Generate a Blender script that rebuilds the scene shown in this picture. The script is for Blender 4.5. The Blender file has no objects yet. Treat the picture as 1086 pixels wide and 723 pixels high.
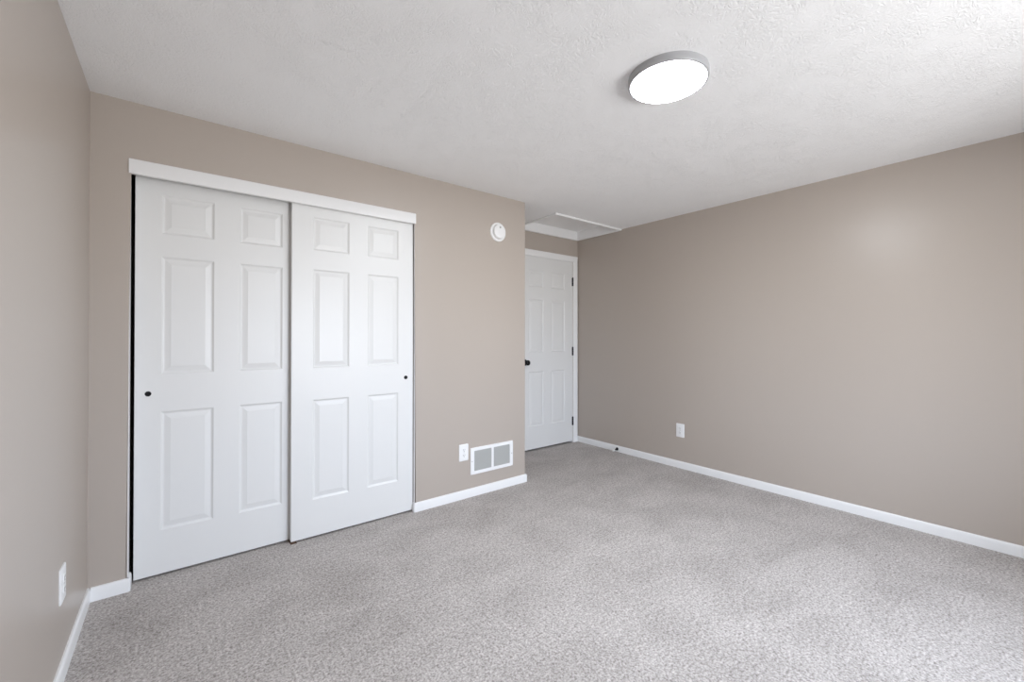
import bpy, bmesh, math
from mathutils import Vector, Matrix

scene = bpy.context.scene
COL = scene.collection

# ------------------------------------------------------------------ camera
CAM_F, CAM_YAW, CAM_PITCH, CAM_ROLL, CAM_H = 449.175, 0.6672, 0.0060, 0.0004, 1.1844
cam_data = bpy.data.cameras.new('camera')
cam = bpy.data.objects.new('camera', cam_data)
COL.objects.link(cam)
cam_data.sensor_fit = 'HORIZONTAL'
cam_data.sensor_width = 36.0
cam_data.lens = 36.0 * CAM_F / 1086.0
cam_data.shift_y = -(361.5 - 354.234) / 1086.0
cam_data.clip_start = 0.02
cam.location = (0, 0, CAM_H)
fw = Vector((math.sin(CAM_YAW) * math.cos(CAM_PITCH), math.cos(CAM_YAW) * math.cos(CAM_PITCH), math.sin(CAM_PITCH)))
rt = Vector((math.cos(CAM_YAW), -math.sin(CAM_YAW), 0))
up = rt.cross(fw)
rt2 = math.cos(CAM_ROLL) * rt + math.sin(CAM_ROLL) * up
up2 = -math.sin(CAM_ROLL) * rt + math.cos(CAM_ROLL) * up
rot = Matrix((rt2, up2, -fw)).transposed()
cam.rotation_euler = rot.to_euler()
scene.camera = cam

# ------------------------------------------------------------------ exposure, world, lights
scene.view_settings.view_transform = 'Standard'
scene.view_settings.look = 'None'
scene.view_settings.gamma = 1.0
scene.view_settings.exposure = 0.13
scene.view_settings.use_curve_mapping = False
scene.cycles.use_denoising = True
scene.cycles.max_bounces = 12
scene.cycles.diffuse_bounces = 8

SKY, GROUND, SKY_STRENGTH = (0.82, 0.92, 1.08, 1), (0.74, 0.75, 0.76, 1), 22.0
LAMP_STRENGTH = 112.0
world = bpy.data.worlds.new('sky')
scene.world = world
world.use_nodes = True
nt = world.node_tree
bg = nt.nodes['Background']
tc = nt.nodes.new('ShaderNodeTexCoord')
sx = nt.nodes.new('ShaderNodeSeparateXYZ')
rp = nt.nodes.new('ShaderNodeValToRGB')
rp.color_ramp.elements[0].position = 0.48
rp.color_ramp.elements[0].color = GROUND
rp.color_ramp.elements[1].position = 0.54
rp.color_ramp.elements[1].color = SKY
mp = nt.nodes.new('ShaderNodeMapRange')
mp.inputs['From Min'].default_value = -1
nt.links.new(tc.outputs['Generated'], sx.inputs[0])
nt.links.new(sx.outputs['Z'], mp.inputs['Value'])
nt.links.new(mp.outputs['Result'], rp.inputs['Fac'])
nt.links.new(rp.outputs['Color'], bg.inputs['Color'])
bg.inputs['Strength'].default_value = SKY_STRENGTH

# ------------------------------------------------------------------ room dimensions
H = 2.286
XL, XR = -0.3158, 3.568
YC = 2.6615            # closet wall face
YE = 3.3227            # entry door wall face
XC = 2.2344            # outer corner of the closet
YB = -1.50             # back wall (behind the camera)
YH = 4.40              # hall end
WIN = (1.05, 2.40, 0.55, 1.82)   # window opening x0, x1, z0, z1
OPX0, OPX1, OPZ = -0.183, 1.2615, 2.02   # closet opening
DX0, DX1, DZ = 2.7115, 3.4885, 2.0255       # entry door opening
HX0, HX1, HY0, HY1 = 2.641, 3.550, 2.717, 3.312   # ceiling hatch opening

portal = bpy.data.lights.new('window_portal', 'AREA')
portal.shape = 'RECTANGLE'
portal.size, portal.size_y = WIN[1] - WIN[0], WIN[3] - WIN[2]
portal.cycles.is_portal = True
po = bpy.data.objects.new('window_portal', portal)
COL.objects.link(po)
po.location = ((WIN[0] + WIN[1]) / 2, YB - 0.13, (WIN[2] + WIN[3]) / 2)
po.rotation_euler = (math.radians(-90), 0, math.pi)
po.rotation_euler = (Matrix.Rotation(math.radians(90), 3, 'X')).to_euler()

# ------------------------------------------------------------------ materials
def srgb(r, g, b):
    f = lambda c: (c / 255 / 12.92) if c / 255 <= 0.04045 else ((c / 255 + 0.055) / 1.055) ** 2.4
    return (f(r), f(g), f(b), 1)

def mat(name, color, rough=0.5, metal=0.0, spec=0.5):
    m = bpy.data.materials.new(name)
    m.use_nodes = True
    b = m.node_tree.nodes['Principled BSDF']
    b.inputs['Base Color'].default_value = color
    b.inputs['Roughness'].default_value = rough
    b.inputs['Metallic'].default_value = metal
    b.inputs['Specular IOR Level'].default_value = spec
    return m

def coords(m, scale=(1, 1, 1)):
    n = m.node_tree.nodes
    g = n.new('ShaderNodeNewGeometry')
    mpg = n.new('ShaderNodeMapping')
    mpg.inputs['Scale'].default_value = scale
    m.node_tree.links.new(g.outputs['Position'], mpg.inputs['Vector'])
    return mpg.outputs['Vector']

def noise(m, vec, scale, detail=2, rough=0.5, dist=0.0):
    n = m.node_tree.nodes.new('ShaderNodeTexNoise')
    n.inputs['Scale'].default_value = scale
    n.inputs['Detail'].default_value = detail
    n.inputs['Roughness'].default_value = rough
    n.inputs['Distortion'].default_value = dist
    m.node_tree.links.new(vec, n.inputs['Vector'])
    return n.outputs['Fac']

def ramp(m, fac, p0, c0, p1, c1):
    r = m.node_tree.nodes.new('ShaderNodeValToRGB')
    e = r.color_ramp.elements
    e[0].position, e[0].color = p0, c0
    e[1].position, e[1].color = p1, c1
    m.node_tree.links.new(fac, r.inputs['Fac'])
    return r.outputs['Color']

def bump(m, height, strength, distance):
    b = m.node_tree.nodes.new('ShaderNodeBump')
    b.inputs['Strength'].default_value = strength
    b.inputs['Distance'].default_value = distance
    m.node_tree.links.new(height, b.inputs['Height'])
    m.node_tree.links.new(b.outputs['Normal'], m.node_tree.nodes['Principled BSDF'].inputs['Normal'])

def math_node(m, op, a, b):
    n = m.node_tree.nodes.new('ShaderNodeMath')
    n.operation = op
    for i, v in enumerate((a, b)):
        if isinstance(v, (int, float)):
            n.inputs[i].default_value = v
        else:
            m.node_tree.links.new(v, n.inputs[i])
    return n.outputs[0]

M_WALL = mat('taupe_wall_paint', srgb(180, 170, 161), 0.33)
bump(M_WALL, noise(M_WALL, coords(M_WALL), 90, 3), 0.06, 0.002)

M_CEIL = mat('stippled_white_ceiling', srgb(244, 244, 244), 0.9, spec=0.2)
_v = coords(M_CEIL)
_n1 = noise(M_CEIL, _v, 34, 3, 0.55, 1.8)
_r = math_node(M_CEIL, 'ABSOLUTE', math_node(M_CEIL, 'SUBTRACT', _n1, 0.5), 0)
_r = math_node(M_CEIL, 'MULTIPLY', _r, -7.0)
_r = math_node(M_CEIL, 'ADD', _r, 1.0)
_r = math_node(M_CEIL, 'MAXIMUM', _r, 0.0)
_n2 = noise(M_CEIL, _v, 7, 2)
_gate = ramp(M_CEIL, _n2, 0.35, (0.25, 0.25, 0.25, 1), 0.6, (1, 1, 1, 1))
bump(M_CEIL, math_node(M_CEIL, 'MULTIPLY', _r, _gate), 0.5, 0.003)

M_TRIM = mat('white_semigloss_trim', srgb(236, 236, 236), 0.32)
M_DOOR = mat('white_molded_door_paint', srgb(225, 225, 224), 0.38)
bump(M_DOOR, noise(M_DOOR, coords(M_DOOR, (90, 90, 5)), 1.0, 4, 0.6, 0.6), 0.10, 0.0012)
M_PLASTIC = mat('white_plastic', srgb(238, 238, 238), 0.3)
M_BLACK = mat('matte_black_metal', srgb(24, 24, 26), 0.35, 0.6)
M_DARK = mat('dark_slot', srgb(40, 40, 42), 0.6)
M_RUBBER = mat('white_rubber', srgb(232, 232, 230), 0.6)
M_GREY = mat('grey_painted_steel_louvers', srgb(176, 176, 173), 0.5)
M_DUCT = mat('galvanised_duct', srgb(120, 122, 124), 0.6, 0.2)
M_STEEL = mat('steel_screw', srgb(190, 190, 190), 0.35, 0.8)
M_RING = mat('satin_lamp_ring', srgb(168, 168, 170), 0.45)
M_BROWN = mat('brown_nylon_guide', srgb(92, 70, 55), 0.5)
M_GLASS = bpy.data.materials.new('thin_window_glass')
M_GLASS.use_nodes = True
_nt = M_GLASS.node_tree
_nt.nodes.remove(_nt.nodes['Principled BSDF'])
_t = _nt.nodes.new('ShaderNodeBsdfTransparent')
_g = _nt.nodes.new('ShaderNodeBsdfGlossy')
_g.inputs['Roughness'].default_value = 0.0
_mx = _nt.nodes.new('ShaderNodeMixShader')
_fr = _nt.nodes.new('ShaderNodeFresnel')
_fr.inputs['IOR'].default_value = 1.3
_nt.links.new(_fr.outputs[0], _mx.inputs[0])
_nt.links.new(_t.outputs[0], _mx.inputs[1])
_nt.links.new(_g.outputs[0], _mx.inputs[2])
_nt.links.new(_mx.outputs[0], _nt.nodes['Material Output'].inputs['Surface'])

M_LAMP = bpy.data.materials.new('lit_white_diffuser')
M_LAMP.use_nodes = True
_b = M_LAMP.node_tree.nodes['Principled BSDF']
_b.inputs['Base Color'].default_value = (0.9, 0.9, 0.9, 1)
_b.inputs['Emission Color'].default_value = (0.92, 0.98, 1.04, 1)
# the panel's glow falls off in its last centimetre, at the rim
_ln = M_LAMP.node_tree
_tc = _ln.nodes.new('ShaderNodeTexCoord')
_sx = _ln.nodes.new('ShaderNodeSeparateXYZ')
_cx = _ln.nodes.new('ShaderNodeCombineXYZ')
_le = _ln.nodes.new('ShaderNodeVectorMath')
_le.operation = 'LENGTH'
_mr = _ln.nodes.new('ShaderNodeMapRange')
_mr.inputs['From Min'].default_value = 0.1526
_mr.inputs['From Max'].default_value = 0.1440
_mr.inputs['To Min'].default_value = 0.9
_mr.inputs['To Max'].default_value = LAMP_STRENGTH
_ln.links.new(_tc.outputs['Object'], _sx.inputs[0])
_ln.links.new(_sx.outputs['X'], _cx.inputs['X'])
_ln.links.new(_sx.outputs['Y'], _cx.inputs['Y'])
_ln.links.new(_cx.outputs[0], _le.inputs[0])
_ln.links.new(_le.outputs['Value'], _mr.inputs['Value'])
_ln.links.new(_mr.outputs['Result'], _b.inputs['Emission Strength'])

M_CARPET = mat('greige_loop_carpet', srgb(180, 174, 169), 1.0, spec=0.05)
_v = coords(M_CARPET)
_f1 = noise(M_CARPET, _v, 120, 3, 0.65)
_f2 = noise(M_CARPET, _v, 55, 2, 0.5)
_mix = math_node(M_CARPET, 'ADD', math_node(M_CARPET, 'MULTIPLY', _f1, 0.75), math_node(M_CARPET, 'MULTIPLY', _f2, 0.25))
_c = ramp(M_CARPET, _mix, 0.33, srgb(131, 124, 120), 0.66, srgb(221, 216, 213))
_p = noise(M_CARPET, coords(M_CARPET, (1, 1.4, 1)), 2.6, 5, 0.62, 0.5)
_pc = ramp(M_CARPET, _p, 0.34, (0.84, 0.835, 0.83, 1), 0.60, (1, 1, 1, 1))
_mm = M_CARPET.node_tree.nodes.new('ShaderNodeMix')
_mm.data_type = 'RGBA'
_mm.blend_type = 'MULTIPLY'
_mm.inputs['Factor'].default_value = 1.0
M_CARPET.node_tree.links.new(_c, _mm.inputs['A'])
M_CARPET.node_tree.links.new(_pc, _mm.inputs['B'])
M_CARPET.node_tree.links.new(_mm.outputs['Result'], M_CARPET.node_tree.nodes['Principled BSDF'].inputs['Base Color'])
bump(M_CARPET, _mix, 0.7, 0.006)

# ------------------------------------------------------------------ mesh helpers
def new_obj(name, bm, material, parent=None, smooth=False):
    bmesh.ops.recalc_face_normals(bm, faces=bm.faces)
    me = bpy.data.meshes.new(name)
    bm.to_mesh(me)
    bm.free()
    me.materials.append(material)
    if smooth:
        for p in me.polygons:
            p.use_smooth = True
    o = bpy.data.objects.new(name, me)
    COL.objects.link(o)
    if parent:
        o.parent = parent
    return o

def smooth_by_angle(o, deg=35):
    me = o.data
    for p in me.polygons:
        p.use_smooth = True
    bm = bmesh.new()
    bm.from_mesh(me)
    for e in bm.edges:
        e.smooth = not (len(e.link_faces) == 2 and e.calc_face_angle(0) > math.radians(deg))
    bm.to_mesh(me)
    bm.free()
    return o

def thing(name, loc, rot_z=0.0):
    e = bpy.data.objects.new(name, None)
    e.empty_display_size = 0.05
    COL.objects.link(e)
    e.location = loc
    e.rotation_euler = (0, 0, rot_z)
    return e

def tag(o, label=None, category=None, group=None, kind=None):
    if label: o['label'] = label
    if category: o['category'] = category
    if group: o['group'] = group
    if kind: o['kind'] = kind
    return o

def box(bm, x0, x1, y0, y1, z0, z1, bev=0.0, seg=2):
    vs = [bm.verts.new((x, y, z)) for x in (x0, x1) for y in (y0, y1) for z in (z0, z1)]
    fs = [(0, 1, 3, 2), (4, 6, 7, 5), (0, 4, 5, 1), (2, 3, 7, 6), (0, 2, 6, 4), (1, 5, 7, 3)]
    faces = [bm.faces.new([vs[i] for i in f]) for f in fs]
    if bev:
        es = list({e for f in faces for e in f.edges})
        bmesh.ops.bevel(bm, geom=es, offset=bev, segments=seg, affect='EDGES', profile=0.5)

def prism(bm, pts, d, axis_fn):
    """closed outline pts (u, v) swept from d[0] to d[1]; axis_fn(u, v, w) -> xyz"""
    a = [bm.verts.new(axis_fn(u, v, d[0])) for u, v in pts]
    b = [bm.verts.new(axis_fn(u, v, d[1])) for u, v in pts]
    n = len(pts)
    bm.faces.new(a)
    bm.faces.new(b[::-1])
    for i in range(n):
        j = (i + 1) % n
        bm.faces.new((a[i], b[i], b[j], a[j]))

def lathe(bm, prof, seg, fn):
    """prof: list of (radius, height); fn(x, y, h) -> xyz"""
    rings = []
    for r, h in prof:
        if r < 1e-6:
            rings.append([bm.verts.new(fn(0, 0, h))])
        else:
            rings.append([bm.verts.new(fn(r * math.cos(2 * math.pi * k / seg), r * math.sin(2 * math.pi * k / seg), h)) for k in range(seg)])
    for A, B in zip(rings, rings[1:]):
        for k in range(seg):
            l = (k + 1) % seg
            if len(A) == 1 and len(B) == 1:
                continue
            if len(A) == 1:
                bm.faces.new((A[0], B[k], B[l]))
            elif len(B) == 1:
                bm.faces.new((A[k], A[l], B[0]))
            else:
                bm.faces.new((A[k], A[l], B[l], B[k]))

def structure(name, bm, material, label=None, smooth=None):
    o = new_obj(name, bm, material)
    o['kind'] = 'structure'
    if label:
        o['label'] = label
    if smooth:
        smooth_by_angle(o, smooth)
    return o

# ------------------------------------------------------------------ room shell
T = 0.12
bm = bmesh.new(); box(bm, XL - T, XR + T, YB - T, YH + T, -0.10, 0.0)
structure('floor', bm, M_CARPET, 'greige cut pile carpet covering the whole room floor')

# ceiling with the hatch cut out of it
bm = bmesh.new()
xs = [XL - T, HX0, HX1, XR + T]
ys = [YB - T, HY0, HY1, YH + T]
grid = {}
for k, z in enumerate((H, H + 0.09)):
    for i, x in enumerate(xs):
        for j, y in enumerate(ys):
            grid[i, j, k] = bm.verts.new((x, y, z))
for k in (0, 1):
    for i in range(3):
        for j in range(3):
            if (i, j) != (1, 1):
                bm.faces.new((grid[i, j, k], grid[i + 1, j, k], grid[i + 1, j + 1, k], grid[i, j + 1, k]))
for (a, b) in (((1, 1), (2, 1)), ((2, 1), (2, 2)), ((2, 2), (1, 2)), ((1, 2), (1, 1))):
    bm.faces.new((grid[a[0], a[1], 0], grid[b[0], b[1], 0], grid[b[0], b[1], 1], grid[a[0], a[1], 1]))
for k in range(3):
    for (p, q) in (((k, 0), (k + 1, 0)), ((k, 3), (k + 1, 3)), ((0, k), (0, k + 1)), ((3, k), (3, k + 1))):
        bm.faces.new((grid[p[0], p[1], 0], grid[q[0], q[1], 0], grid[q[0], q[1], 1], grid[p[0], p[1], 1]))
structure('ceiling', bm, M_CEIL, 'white stippled plaster ceiling')

bm = bmesh.new(); box(bm, XL - T, XL, YB - T, YH + T, 0, H)
structure('wall_left', bm, M_WALL, 'taupe painted wall at the left with one outlet')
bm = bmesh.new(); box(bm, XR, XR + T, YB - T, YH + T, 0, H)
structure('wall_right', bm, M_WALL, 'long taupe painted wall at the right')
bm = bmesh.new(); box(bm, XL - T, XR + T, YH, YH + T, 0, H)
structure('wall_hall', bm, M_WALL)

# back wall with the window opening
def wall_with_hole(x0, x1, z1, hole, y0, y1):
    hx0, hx1, hz0, hz1 = hole
    b = bmesh.new()
    gx, gz = [x0, hx0, hx1, x1], [0, hz0, hz1, z1]
    g = {(i, j, k): b.verts.new((gx[i], y, gz[j])) for k, y in enumerate((y0, y1)) for i in range(4) for j in range(4)}
    for k in (0, 1):
        for i in range(3):
            for j in range(3):
                if (i, j) != (1, 1):
                    b.faces.new((g[i, j, k], g[i + 1, j, k], g[i + 1, j + 1, k], g[i, j + 1, k]))
    loop = [(1, 1), (2, 1), (2, 2), (1, 2)]
    outer = [(0, 0), (1, 0), (2, 0), (3, 0), (3, 1), (3, 2), (3, 3), (2, 3), (1, 3), (0, 3), (0, 2), (0, 1)]
    for L in (loop, outer):
        for q in range(len(L)):
            a, c = L[q], L[(q + 1) % len(L)]
            b.faces.new((g[a[0], a[1], 0], g[c[0], c[1], 0], g[c[0], c[1], 1], g[a[0], a[1], 1]))
    return b
structure('wall_back', wall_with_hole(XL, XR, H, WIN, YB - T, YB), M_WALL)

# closet wall: an upside-down U around the closet opening, rounded corners
def bevel_vertical(b, tests, offset, seg=4):
    es = []
    for e in b.edges:
        v0, v1 = e.verts
        for t in tests:
            if t(v0.co) and t(v1.co):
                es.append(e)
                break
    bmesh.ops.bevel(b, geom=es, offset=offset, segments=seg, affect='EDGES', profile=0.5)
bm = bmesh.new()
WT = 0.115
prism(bm, [(XL, 0), (OPX0, 0), (OPX0, OPZ), (OPX1, OPZ), (OPX1, 0), (XC, 0), (XC, H), (XL, H)], (YC, YC + WT), lambda u, v, w: (u, w, v))
near = lambda a, b: abs(a - b) < 1e-4
bevel_vertical(bm, [lambda c: near(c.x, OPX0) and near(c.y, YC), lambda c: near(c.x, OPX1) and near(c.y, YC), lambda c: near(c.x, XC) and near(c.y, YC)], 0.007)
structure('wall_front', bm, M_WALL, 'taupe closet wall around the white sliding doors', smooth=40)

bm = bmesh.new(); box(bm, XC - 0.10, XC, YC + WT, YE, 0, H)
structure('wall_alcove', bm, M_WALL)

# entry wall with the door opening
bm = bmesh.new()
prism(bm, [(XL, 0), (DX0, 0), (DX0, DZ), (DX1, DZ), (DX1, 0), (XR, 0), (XR, H), (XL, H)], (YE, YE + WT), lambda u, v, w: (u, w, v))
structure('wall_entry', bm, M_WALL, 'short taupe wall above the white entry door')

# ------------------------------------------------------------------ baseboards
BH, BT = 0.0615, 0.012
BPROF = [(0, 0), (BT, 0), (BT, BH - 0.012), (BT * 0.78, BH - 0.004), (BT * 0.45, BH), (0, BH)]
def baseboard(name, runs, label=None):
    """runs: list of (start, end, out) with out the direction into the room"""
    b = bmesh.new()
    for s, e, o in runs:
        s, e, o = Vector(s), Vector(e), Vector(o)
        d = (e - s)
        prism(b, BPROF, (0, 1), lambda u, v, w: tuple(Vector((s.x, s.y, 0)) + Vector((d.x, d.y, 0)) * w + Vector((o.x, o.y, 0)) * u + Vector((0, 0, v))))
    return structure(name, b, M_TRIM, label, smooth=30)
baseboard('baseboard_left', [((XL, YB), (XL, YC), (1, 0))], 'white baseboard along the left wall')
baseboard('baseboard_right', [((XR, YB), (XR, YE), (-1, 0))], 'long white baseboard along the right wall')
baseboard('baseboard_front_left', [((XL + BT, YC), (OPX0 + BT * .6, YC), (0, -1)), ((OPX0, YC - BT * .6), (OPX0, YC + 0.060), (1, 0))], 'short white baseboard left of the closet doors')
baseboard('baseboard_front_right', [((OPX1 - BT * .6, YC), (XC + BT * .6, YC), (0, -1)), ((OPX1, YC - BT * .6), (OPX1, YC + 0.018), (-1, 0)), ((XC, YC - BT * .6), (XC, YE), (1, 0))], 'white baseboard under the air return grille')
baseboard('baseboard_entry', [((XC + BT, YE), (DX0 - 0.062, YE), (0, -1))])
baseboard('baseboard_back', [((XL + BT, YB), (XR - BT, YB), (0, 1))])

# ------------------------------------------------------------------ window behind the camera (lights the room)
def ring_frame(b, x0, x1, z0, z1, w, y0, y1, bev=0.0):
    box(b, x0, x0 + w, y0, y1, z0, z1, bev)
    box(b, x1 - w, x1, y0, y1, z0, z1, bev)
    box(b, x0 + w, x1 - w, y0, y1, z1 - w, z1, bev)
    box(b, x0 + w, x1 - w, y0, y1, z0, z0 + w, bev)
bm = bmesh.new()
x0, x1, z0, z1 = WIN
xm = (x0 + x1) / 2
ring_frame(bm, x0, x1, z0, z1, 0.035, YB - 0.09, YB - 0.03)
box(bm, xm - 0.025, xm + 0.025, YB - 0.09, YB - 0.03, z0 + 0.035, z1 - 0.035)
win = structure('window_1', bm, M_TRIM)
bm = bmesh.new(); ring_frame(bm, x0 - 0.06, x1 + 0.06, z0 - 0.06, z1 + 0.06, 0.06, YB, YB + 0.014)
new_obj('casing', bm, M_TRIM, win)
bm = bmesh.new()
for a, c in ((x0 + 0.035, xm - 0.025), (xm + 0.025, x1 - 0.035)):
    vs = [bm.verts.new(v) for v in ((a, YB - 0.06, z0 + 0.035), (c, YB - 0.06, z0 + 0.035), (c, YB - 0.06, z1 - 0.035), (a, YB - 0.06, z1 - 0.035))]
    bm.faces.new(vs)
new_obj('pane', bm, M_GLASS, win)

# ------------------------------------------------------------------ six panel doors
def six_panel(xcuts, zcuts, w, h, th):
    """door slab: front face at y=0 looking to -y, x from 0 to w, z from 0 to h.
    xcuts: two panel columns, zcuts: three panel rows."""
    b = bmesh.new()
    X = [0, xcuts[0][0], xcuts[0][1], xcuts[1][0], xcuts[1][1], w]
    Z = [0, zcuts[0][0], zcuts[0][1], zcuts[1][0], zcuts[1][1], zcuts[2][0], zcuts[2][1], h]
    V = {(i, j): b.verts.new((X[i], 0, Z[j])) for i in range(6) for j in range(8)}
    prof = [(0.004, 0.0030), (0.008, 0.0062), (0.012, 0.0072), (0.015, 0.0070), (0.034, 0.0028), (0.038, 0.0018)]
    for i in range(5):
        for j in range(7):
            q = [V[i, j], V[i + 1, j], V[i + 1, j + 1], V[i, j + 1]]
            if i in (1, 3) and j in (1, 3, 5):
                prev = q
                for off, dep in prof:
                    cur = [b.verts.new(c) for c in ((X[i] + off, dep, Z[j] + off), (X[i + 1] - off, dep, Z[j] + off), (X[i + 1] - off, dep, Z[j + 1] - off), (X[i] + off, dep, Z[j + 1] - off))]
                    for k in range(4):
                        l = (k + 1) % 4
                        b.faces.new((prev[k], prev[l], cur[l], cur[k]))
                    prev = cur
                b.faces.new(prev)
            else:
                b.faces.new(q)
    # edges and back
    border = [V[i, 0] for i in range(6)] + [V[5, j] for j in range(1, 8)] + [V[i, 7] for i in range(4, -1, -1)] + [V[0, j] for j in range(6, 0, -1)]
    back = [b.verts.new((v.co.x, th, v.co.z)) for v in border]
    n = len(border)
    for k in range(n):
        l = (k + 1) % n
        b.faces.new((border[k], border[l], back[l], back[k]))
    b.faces.new(back)
    return b

def finger_pull(parent, x, z):
    b = bmesh.new()
    lathe(b, [(0.0125, 0.001), (0.0125, -0.0015), (0.0118, -0.0022), (0.0100, -0.0018), (0.0092, -0.0006), (0.0, -0.0005)], 28, lambda u, v, h: (x + u, h, z + v))
    o = new_obj('finger_pull', b, M_BLACK, parent)
    o['label'] = 'round black cup pull'
    return o

ZR = lambda z0: [(0.225 - z0, 0.812 - z0), (0.998 - z0, 1.582 - z0), (1.695 - z0, 1.890 - z0)]
def closet_door(x0, x1, y, pull_x, pull_z, xc, label, z0=0.011):
    t = thing('sliding_closet_door', (x0, y, z0))
    tag(t, label, 'closet door', 'sliding closet doors', 'thing')
    slab = new_obj('door_slab', six_panel([(a - x0, b - x0) for a, b in xc], ZR(z0), x1 - x0, 1.985 - z0, 0.034), M_DOOR, t)
    finger_pull(t, pull_x - x0, pull_z - z0)
    return t
closet_door(-0.1655, 0.580, 2.730, -0.1155, 0.904, [(-0.067, 0.148), (0.262, 0.470)], 'white six-panel closet door sliding behind the other, dark gap along its outer edge')
closet_door(0.5095, 1.2550, 2.685, 1.204, 0.910, [(0.622, 0.832), (0.946, 1.151)], 'white six-panel closet door hanging in front, beside the taupe wall with the grille')

# fascia board hiding the closet track, and the track itself
bm = bmesh.new()
prism(bm, [(YC - 0.006, 1.950), (YC - 0.006, 2.012), (YC - 0.002, 2.019), (YC + 0.004, 2.0205), (YC + 0.014, 2.0205), (YC + 0.014, 1.950)], (OPX0 - 0.002, OPX1 + 0.002), lambda u, v, w: (w, u, v))
structure('trim_1', bm, M_TRIM, 'white fascia board across the top of the closet opening', smooth=30)
bm = bmesh.new()
box(bm, OPX0, OPX0 + 0.003, YC + 0.004, YC + 0.058, 0.0, 1.949)
box(bm, OPX1 - 0.003, OPX1, YC + 0.004, YC + 0.020, 0.0, 1.949)
structure('trim_4', bm, M_TRIM, 'thin white strips lining the sides of the closet opening')
bm = bmesh.new()
for a, c in ((2.6765, 2.6785), (2.7225, 2.7245), (2.7685, 2.7705)):
    box(bm, OPX0 + 0.002, OPX1 - 0.002, a, c, 1.988, 2.018)
box(bm, OPX0 + 0.002, OPX1 - 0.002, 2.6765, 2.7705, 2.018, 2.0195)
structure('trim_2', bm, M_STEEL)

bm = bmesh.new()
box(bm, -0.016, 0.016, -0.006, 0.050, 0, 0.004, 0.001)
box(bm, -0.012, 0.012, 0.0, 0.004, 0.004, 0.012, 0.001)
box(bm, -0.012, 0.012, 0.0385, 0.0420, 0.004, 0.012, 0.001)
g = new_obj('door_floor_guide', bm, M_BROWN)
g.location = (0.522, 2.6815, 0)
tag(g, 'small brown floor guide under the overlap of the closet doors', 'door guide')

# ------------------------------------------------------------------ entry door with casing and jamb
bm = bmesh.new()
ED0, ED1, EZ0, EZ1, EY = 2.718, 3.4825, 0.018, 2.020, YE + 0.002
door = thing('door_1', (ED0, EY, 0))
tag(door, 'white six-panel entry door with black knob and hinges', 'door', None, 'structure')
slab = new_obj('door_slab', six_panel([(2.836 - ED0, 3.045 - ED0), (3.156 - ED0, 3.363 - ED0)], [(0.250 - EZ0, 0.820 - EZ0), (1.020 - EZ0, 1.575 - EZ0), (1.704 - EZ0, 1.875 - EZ0)], ED1 - ED0, EZ1 - EZ0, 0.035), M_DOOR, door)
slab.location = (0, 0, EZ0)
bm.free()
def hinge(z):
    b = bmesh.new()
    hx, r = ED1 + 0.003 - ED0, 0.0075
    n, L = 5, 0.0185
    for k in range(n):
        zb = z - n * L / 2 + k * L
        lathe(b, [(0, zb + 0.0005), (r, zb + 0.0005), (r, zb + L - 0.0005), (0, zb + L - 0.0005)], 16, lambda u, v, h: (hx + u, -0.006 + v, h))
    lathe(b, [(0, z + 0.0535), (0.004, z + 0.0525), (0.006, z + 0.0465), (0, z + 0.046)], 12, lambda u, v, h: (hx + u, -0.006 + v, h))
    box(b, hx - 0.010, hx + 0.004, -0.0012, 0.0006, z - 0.046, z + 0.046)
    o = new_obj('hinge', b, M_BLACK, door)
    o['label'] = 'black butt hinge'
for z in (1.800, 1.020, 0.238):
    hinge(z)
b = bmesh.new()
kx, kz = 2.786 - ED0, 0.919
kn = [(0, 0.0), (0.031, 0.0), (0.032, -0.004), (0.029, -0.008), (0.014, -0.010), (0.0115, -0.020), (0.0115, -0.028), (0.018, -0.033), (0.0255, -0.042), (0.0275, -0.050), (0.0255, -0.058), (0.018, -0.064), (0.0, -0.066)]
lathe(b, kn, 32, lambda u, v, h: (kx + u, h, kz + v))
k = smooth_by_angle(new_obj('door_knob', b, M_BLACK, door), 40)
k['label'] = 'round black knob'
# frame: jamb lining, stop and casing around the door
bm = bmesh.new()
box(bm, DX0, DX0 + 0.004, YE, YE + WT, 0, DZ)
box(bm, DX1 - 0.004, DX1, YE, YE + WT, 0, DZ)
box(bm, DX0 + 0.004, DX1 - 0.004, YE, YE + WT, DZ - 0.004, DZ)
box(bm, DX0 + 0.004, DX0 + 0.014, YE + 0.039, YE + 0.07, 0, DZ - 0.004)
box(bm, DX1 - 0.014, DX1 - 0.004, YE + 0.039, YE + 0.07, 0, DZ - 0.004)
box(bm, DX0 + 0.014, DX1 - 0.014, YE + 0.039, YE + 0.07, DZ - 0.014, DZ - 0.004)
ct = 0.013
def casing_run(b, pts, fn, d):
    prism(b, pts, d, fn)
cp = [(0.0, 0.0), (0.0, -0.007), (0.010, -0.010), (0.040, -0.013), (0.058, -0.013), (0.062, -0.010), (0.062, 0.0)]
casing_run(bm, cp, lambda u, v, w: (DX1 + 0.004 + u, YE + v, w), (0, DZ))
casing_run(bm, cp, lambda u, v, w: (DX0 - 0.004 - u, YE + v, w), (0, DZ))
casing_run(bm, cp, lambda u, v, w: (w, YE + v, DZ + u), (DX0 - 0.066, DX1 + 0.066))
structure('trim_3', bm, M_TRIM, 'white casing around the entry door', smooth=30)

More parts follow.
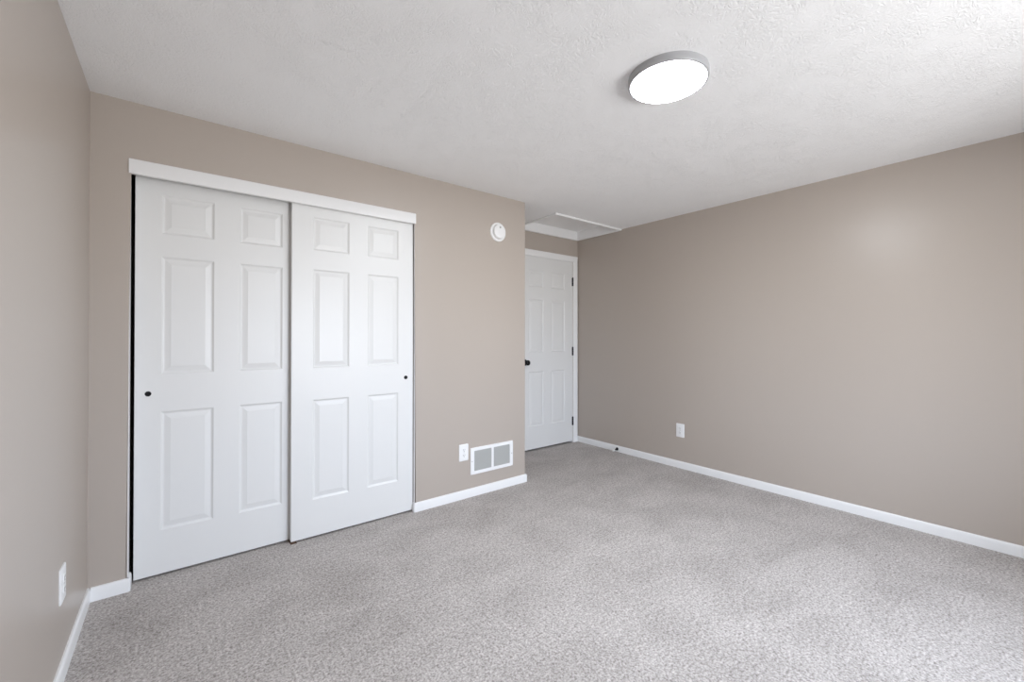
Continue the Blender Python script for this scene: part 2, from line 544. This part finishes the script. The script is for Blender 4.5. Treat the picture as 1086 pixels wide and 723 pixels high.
# ------------------------------------------------------------------ attic hatch in the alcove ceiling
ht = thing('attic_hatch', ((HX0 + HX1) / 2, (HY0 + HY1) / 2, H))
tag(ht, 'white framed attic access hatch recessed in the ceiling by the entry door', 'attic hatch')
ox, oy = (HX0 + HX1) / 2, (HY0 + HY1) / 2
hw, hd = (HX1 - HX0) / 2, (HY1 - HY0) / 2
bm = bmesh.new()
lt = 0.012
box(bm, -hw, -hw + lt, -hd, hd, -0.002, 0.090)
box(bm, hw - lt, hw, -hd, hd, -0.002, 0.090)
box(bm, -hw + lt, hw - lt, -hd, -hd + lt, -0.002, 0.090)
box(bm, -hw + lt, hw - lt, hd - lt, hd, -0.002, 0.090)
new_obj('shaft_lining', bm, M_TRIM, ht)
bm = bmesh.new()
rx, ry, rw = hw + 0.014, hd + 0.010, 0.024
pr = [(0, 0), (0, -0.013), (0.004, -0.016), (0.018, -0.016), (rw, -0.012), (rw, 0)]
rings = [[bm.verts.new((sx_ * (rx - u), sy_ * (ry - u), v)) for sx_, sy_ in ((-1, -1), (1, -1), (1, 1), (-1, 1))] for u, v in pr]
for A, B in zip(rings, rings[1:]):
    for k in range(4):
        l = (k + 1) % 4
        bm.faces.new((A[k], A[l], B[l], B[k]))
new_obj('trim_frame', bm, M_TRIM, ht)
bm = bmesh.new()
box(bm, -hw + lt, hw - lt, -hd + lt, hd - lt, 0.082, 0.094)
new_obj('hatch_panel', bm, M_CEIL, ht)

# ------------------------------------------------------------------ ceiling light
LX, LY = 1.621, 0.995
cl = thing('ceiling_light', (LX, LY, H))
tag(cl, 'round flush-mount ceiling light with a glowing white diffuser and grey rim', 'ceiling light')
bm = bmesh.new()
lathe(bm, [(0, 0), (0.1610, 0), (0.1610, -0.022), (0.1600, -0.029), (0.1570, -0.0315), (0.1530, -0.0315), (0.1530, -0.027), (0, -0.027)], 96, lambda u, v, h: (u, v, h))
smooth_by_angle(new_obj('lamp_ring', bm, M_RING, cl), 50)
bm = bmesh.new()
lathe(bm, [(0.1526, -0.0275), (0.1526, -0.0318), (0.148, -0.0326), (0.120, -0.0336), (0.06, -0.0342), (0, -0.0344)], 96, lambda u, v, h: (u, v, h))
smooth_by_angle(new_obj('diffuser', bm, M_LAMP, cl), 50)

# ------------------------------------------------------------------ smoke alarm
sa = thing('smoke_alarm', (1.953, YC, 1.999))
tag(sa, 'round white smoke alarm high on the closet wall near the corner', 'smoke alarm')
fnw = lambda u, v, h: (u, -h, v)
bm = bmesh.new()
lathe(bm, [(0, 0), (0.0735, 0), (0.0735, 0.007), (0.071, 0.010), (0.058, 0.0105), (0.056, 0.0085), (0, 0.0085)], 48, fnw)
smooth_by_angle(new_obj('mounting_base', bm, M_PLASTIC, sa), 40)
bm = bmesh.new()
lathe(bm, [(0.0565, 0.0086), (0.0560, 0.026), (0.0535, 0.033), (0.047, 0.0365), (0.030, 0.0385), (0, 0.039)], 48, fnw)
smooth_by_angle(new_obj('alarm_body', bm, M_PLASTIC, sa), 40)
bm = bmesh.new()
lathe(bm, [(0.0085, 0.0380), (0.0085, 0.0400), (0.007, 0.0408), (0, 0.0410)], 20, lambda u, v, h: (-0.002 + u, -h, 0.030 + v))
tb = new_obj('test_button', bm, M_GREY, sa)
tb['label'] = 'small grey test button'

# ------------------------------------------------------------------ air return grille
vg = thing('air_return_grille', (1.7025, YC, 0.160))
tag(vg, 'white double-bay air return grille low on the closet wall', 'air vent')
VW, VH = 0.397, 0.197
bays = [(0.0315, 0.1895), (0.2095, 0.3665)]
bz0, bz1 = 0.0245, 0.1735
bm = bmesh.new()
gx = [0, bays[0][0], bays[0][1], bays[1][0], bays[1][1], VW]
gz = [0, bz0, bz1, VH]
gv = {(i, j, k): bm.verts.new((gx[i], y, gz[j])) for k, y in enumerate((-0.008, 0.0)) for i in range(6) for j in range(4)}
hole = lambda i, j: j == 1 and i in (1, 3)
for k in (0, 1):
    for i in range(5):
        for j in range(3):
            if not hole(i, j):
                bm.faces.new((gv[i, j, k], gv[i + 1, j, k], gv[i + 1, j + 1, k], gv[i, j + 1, k]))
def side(a, c):
    bm.faces.new((gv[a[0], a[1], 0], gv[c[0], c[1], 0], gv[c[0], c[1], 1], gv[a[0], a[1], 1]))
for i in (1, 3):
    side((i, 1), (i + 1, 1)); side((i + 1, 1), (i + 1, 2)); side((i + 1, 2), (i, 2)); side((i, 2), (i, 1))
for i in range(5):
    side((i, 0), (i + 1, 0)); side((i, 3), (i + 1, 3))
for j in range(3):
    side((0, j), (0, j + 1)); side((5, j), (5, j + 1))
outer = [e for e in bm.edges if all(near(v.co.y, -0.008) and (near(v.co.x, 0) or near(v.co.x, VW) or near(v.co.z, 0) or near(v.co.z, VH)) for v in e.verts)
         and (near(e.verts[0].co.x, e.verts[1].co.x) and (near(e.verts[0].co.x, 0) or near(e.verts[0].co.x, VW)) or near(e.verts[0].co.z, e.verts[1].co.z) and (near(e.verts[0].co.z, 0) or near(e.verts[0].co.z, VH)))]
bmesh.ops.bevel(bm, geom=outer, offset=0.004, segments=2, affect='EDGES', profile=0.5)
smooth_by_angle(new_obj('grille_frame', bm, M_PLASTIC, vg), 30)
for a, c in bays:
    bm = bmesh.new()
    n = 19
    for q in range(n):
        z = bz0 + (q + 0.5) * (bz1 - bz0) / n
        prism(bm, [(-0.0060, z - 0.0042), (-0.0054, z - 0.0048), (-0.0006, z + 0.0030), (-0.0012, z + 0.0036)], (a, c), lambda u, v, w: (w, u, v))
    lv = new_obj('louvers', bm, M_GREY, vg)
    lv['label'] = 'grey horizontal louvers'
bm = bmesh.new()
box(bm, bays[0][0] - 0.004, bays[1][1] + 0.004, -0.0004, 0.0, bz0 - 0.004, bz1 + 0.004)
new_obj('duct_screen', bm, M_DUCT, vg)
for x in (0.0125, VW - 0.0125):
    bm = bmesh.new()
    lathe(bm, [(0, -0.0078), (0.0042, -0.0078), (0.0040, -0.0090), (0.002, -0.0098), (0, -0.0100)], 16, lambda u, v, h: (x + u, h, VH / 2 + v))
    new_obj('screw', bm, M_STEEL, vg)

# ------------------------------------------------------------------ outlets
def outlet(loc, rot_z, label, w=0.078, h=0.122):
    """cover plate on a wall; local -y points into the room"""
    t = thing('wall_outlet', loc, rot_z)
    tag(t, label, 'outlet', 'white wall outlets')
    b = bmesh.new()
    rr = 0.006
    pr = []
    for off, y in ((0.0, 0.0), (0.0, -0.0035), (0.003, -0.0058), (0.006, -0.0064)):
        pts = []
        for cx, cz, a0 in ((w / 2 - rr, h / 2 - rr, 0), (-w / 2 + rr, h / 2 - rr, 90), (-w / 2 + rr, -h / 2 + rr, 180), (w / 2 - rr, -h / 2 + rr, 270)):
            for s in range(4):
                an = math.radians(a0 + s * 30)
                r = max(rr - off * 0.5, 0.001)
                sxn, szn = (1 if cx > 0 else -1), (1 if cz > 0 else -1)
                pts.append((cx - sxn * off * .6 + r * math.cos(an), y, cz - szn * off * .6 + r * math.sin(an)))
        pr.append([b.verts.new(q) for q in pts])
    for A, B in zip(pr, pr[1:]):
        for q in range(len(A)):
            l = (q + 1) % len(A)
            b.faces.new((A[q], A[l], B[l], B[q]))
    b.faces.new(pr[-1])
    b.faces.new(pr[0][::-1])
    smooth_by_angle(new_obj('cover_plate', b, M_PLASTIC, t), 35)
    for s in (-1, 1):
        zc = s * 0.0195
        b = bmesh.new()
        pts = []
        for k in range(32):
            an = 2 * math.pi * k / 32
            pts.append((0.0172 * math.cos(an), max(-0.0135, min(0.0135, 0.0172 * math.sin(an))) + zc))
        prism(b, pts, (-0.0062, -0.0082), lambda u, v, ww: (u, ww, v))
        rc = smooth_by_angle(new_obj('receptacle', b, M_PLASTIC, t), 40)
        b = bmesh.new()
        box(b, -0.0075, -0.0053, -0.0084, -0.0080, zc - 0.0015, zc + 0.0075)
        box(b, 0.0053, 0.0075, -0.0084, -0.0080, zc - 0.0005, zc + 0.0070)
        lathe(b, [(0, -0.0080), (0.0027, -0.0080), (0.0027, -0.0084), (0, -0.0084)], 14, lambda u, v, hh: (u, hh, zc - 0.0075 + v))
        sl = new_obj('slots', b, M_DARK, rc)
        sl['label'] = 'dark plug slots'
    b = bmesh.new()
    lathe(b, [(0, -0.0060), (0.0034, -0.0060), (0.0032, -0.0072), (0, -0.0078)], 16, lambda u, v, hh: (u, hh, v))
    new_obj('screw', b, M_STEEL, t)
    return t
outlet((1.6445, YC, 0.3355), 0, 'white wall outlet on the closet wall beside the air return grille')
outlet((XR, 2.070, 0.3385), math.radians(-90), 'white wall outlet low on the long right wall, past the door stop')
outlet((XL, 2.130, 0.3250), math.radians(90), 'white wall outlet low on the narrow wall left of the closet, seen edge-on')

# ------------------------------------------------------------------ door stop on the right baseboard
ds = thing('door_stop', (XR - BT, 2.762, 0.030))
tag(ds, 'small black door stop with white tip on the right baseboard', 'door stop')
fd = lambda u, v, h: (-h, u, v - h * 0.10)
bm = bmesh.new()
lathe(bm, [(0, 0), (0.0155, 0), (0.0155, 0.005), (0.013, 0.011), (0.008, 0.015), (0.0058, 0.019), (0.0055, 0.050), (0, 0.050)], 24, fd)
smooth_by_angle(new_obj('stop_rod', bm, M_BLACK, ds), 40)
bm = bmesh.new()
lathe(bm, [(0, 0.048), (0.0095, 0.048), (0.0110, 0.052), (0.0110, 0.066), (0.0090, 0.072), (0, 0.073)], 24, fd)
rb = smooth_by_angle(new_obj('rubber_tip', bm, M_RUBBER, ds), 40)
rb['label'] = 'white rubber tip'
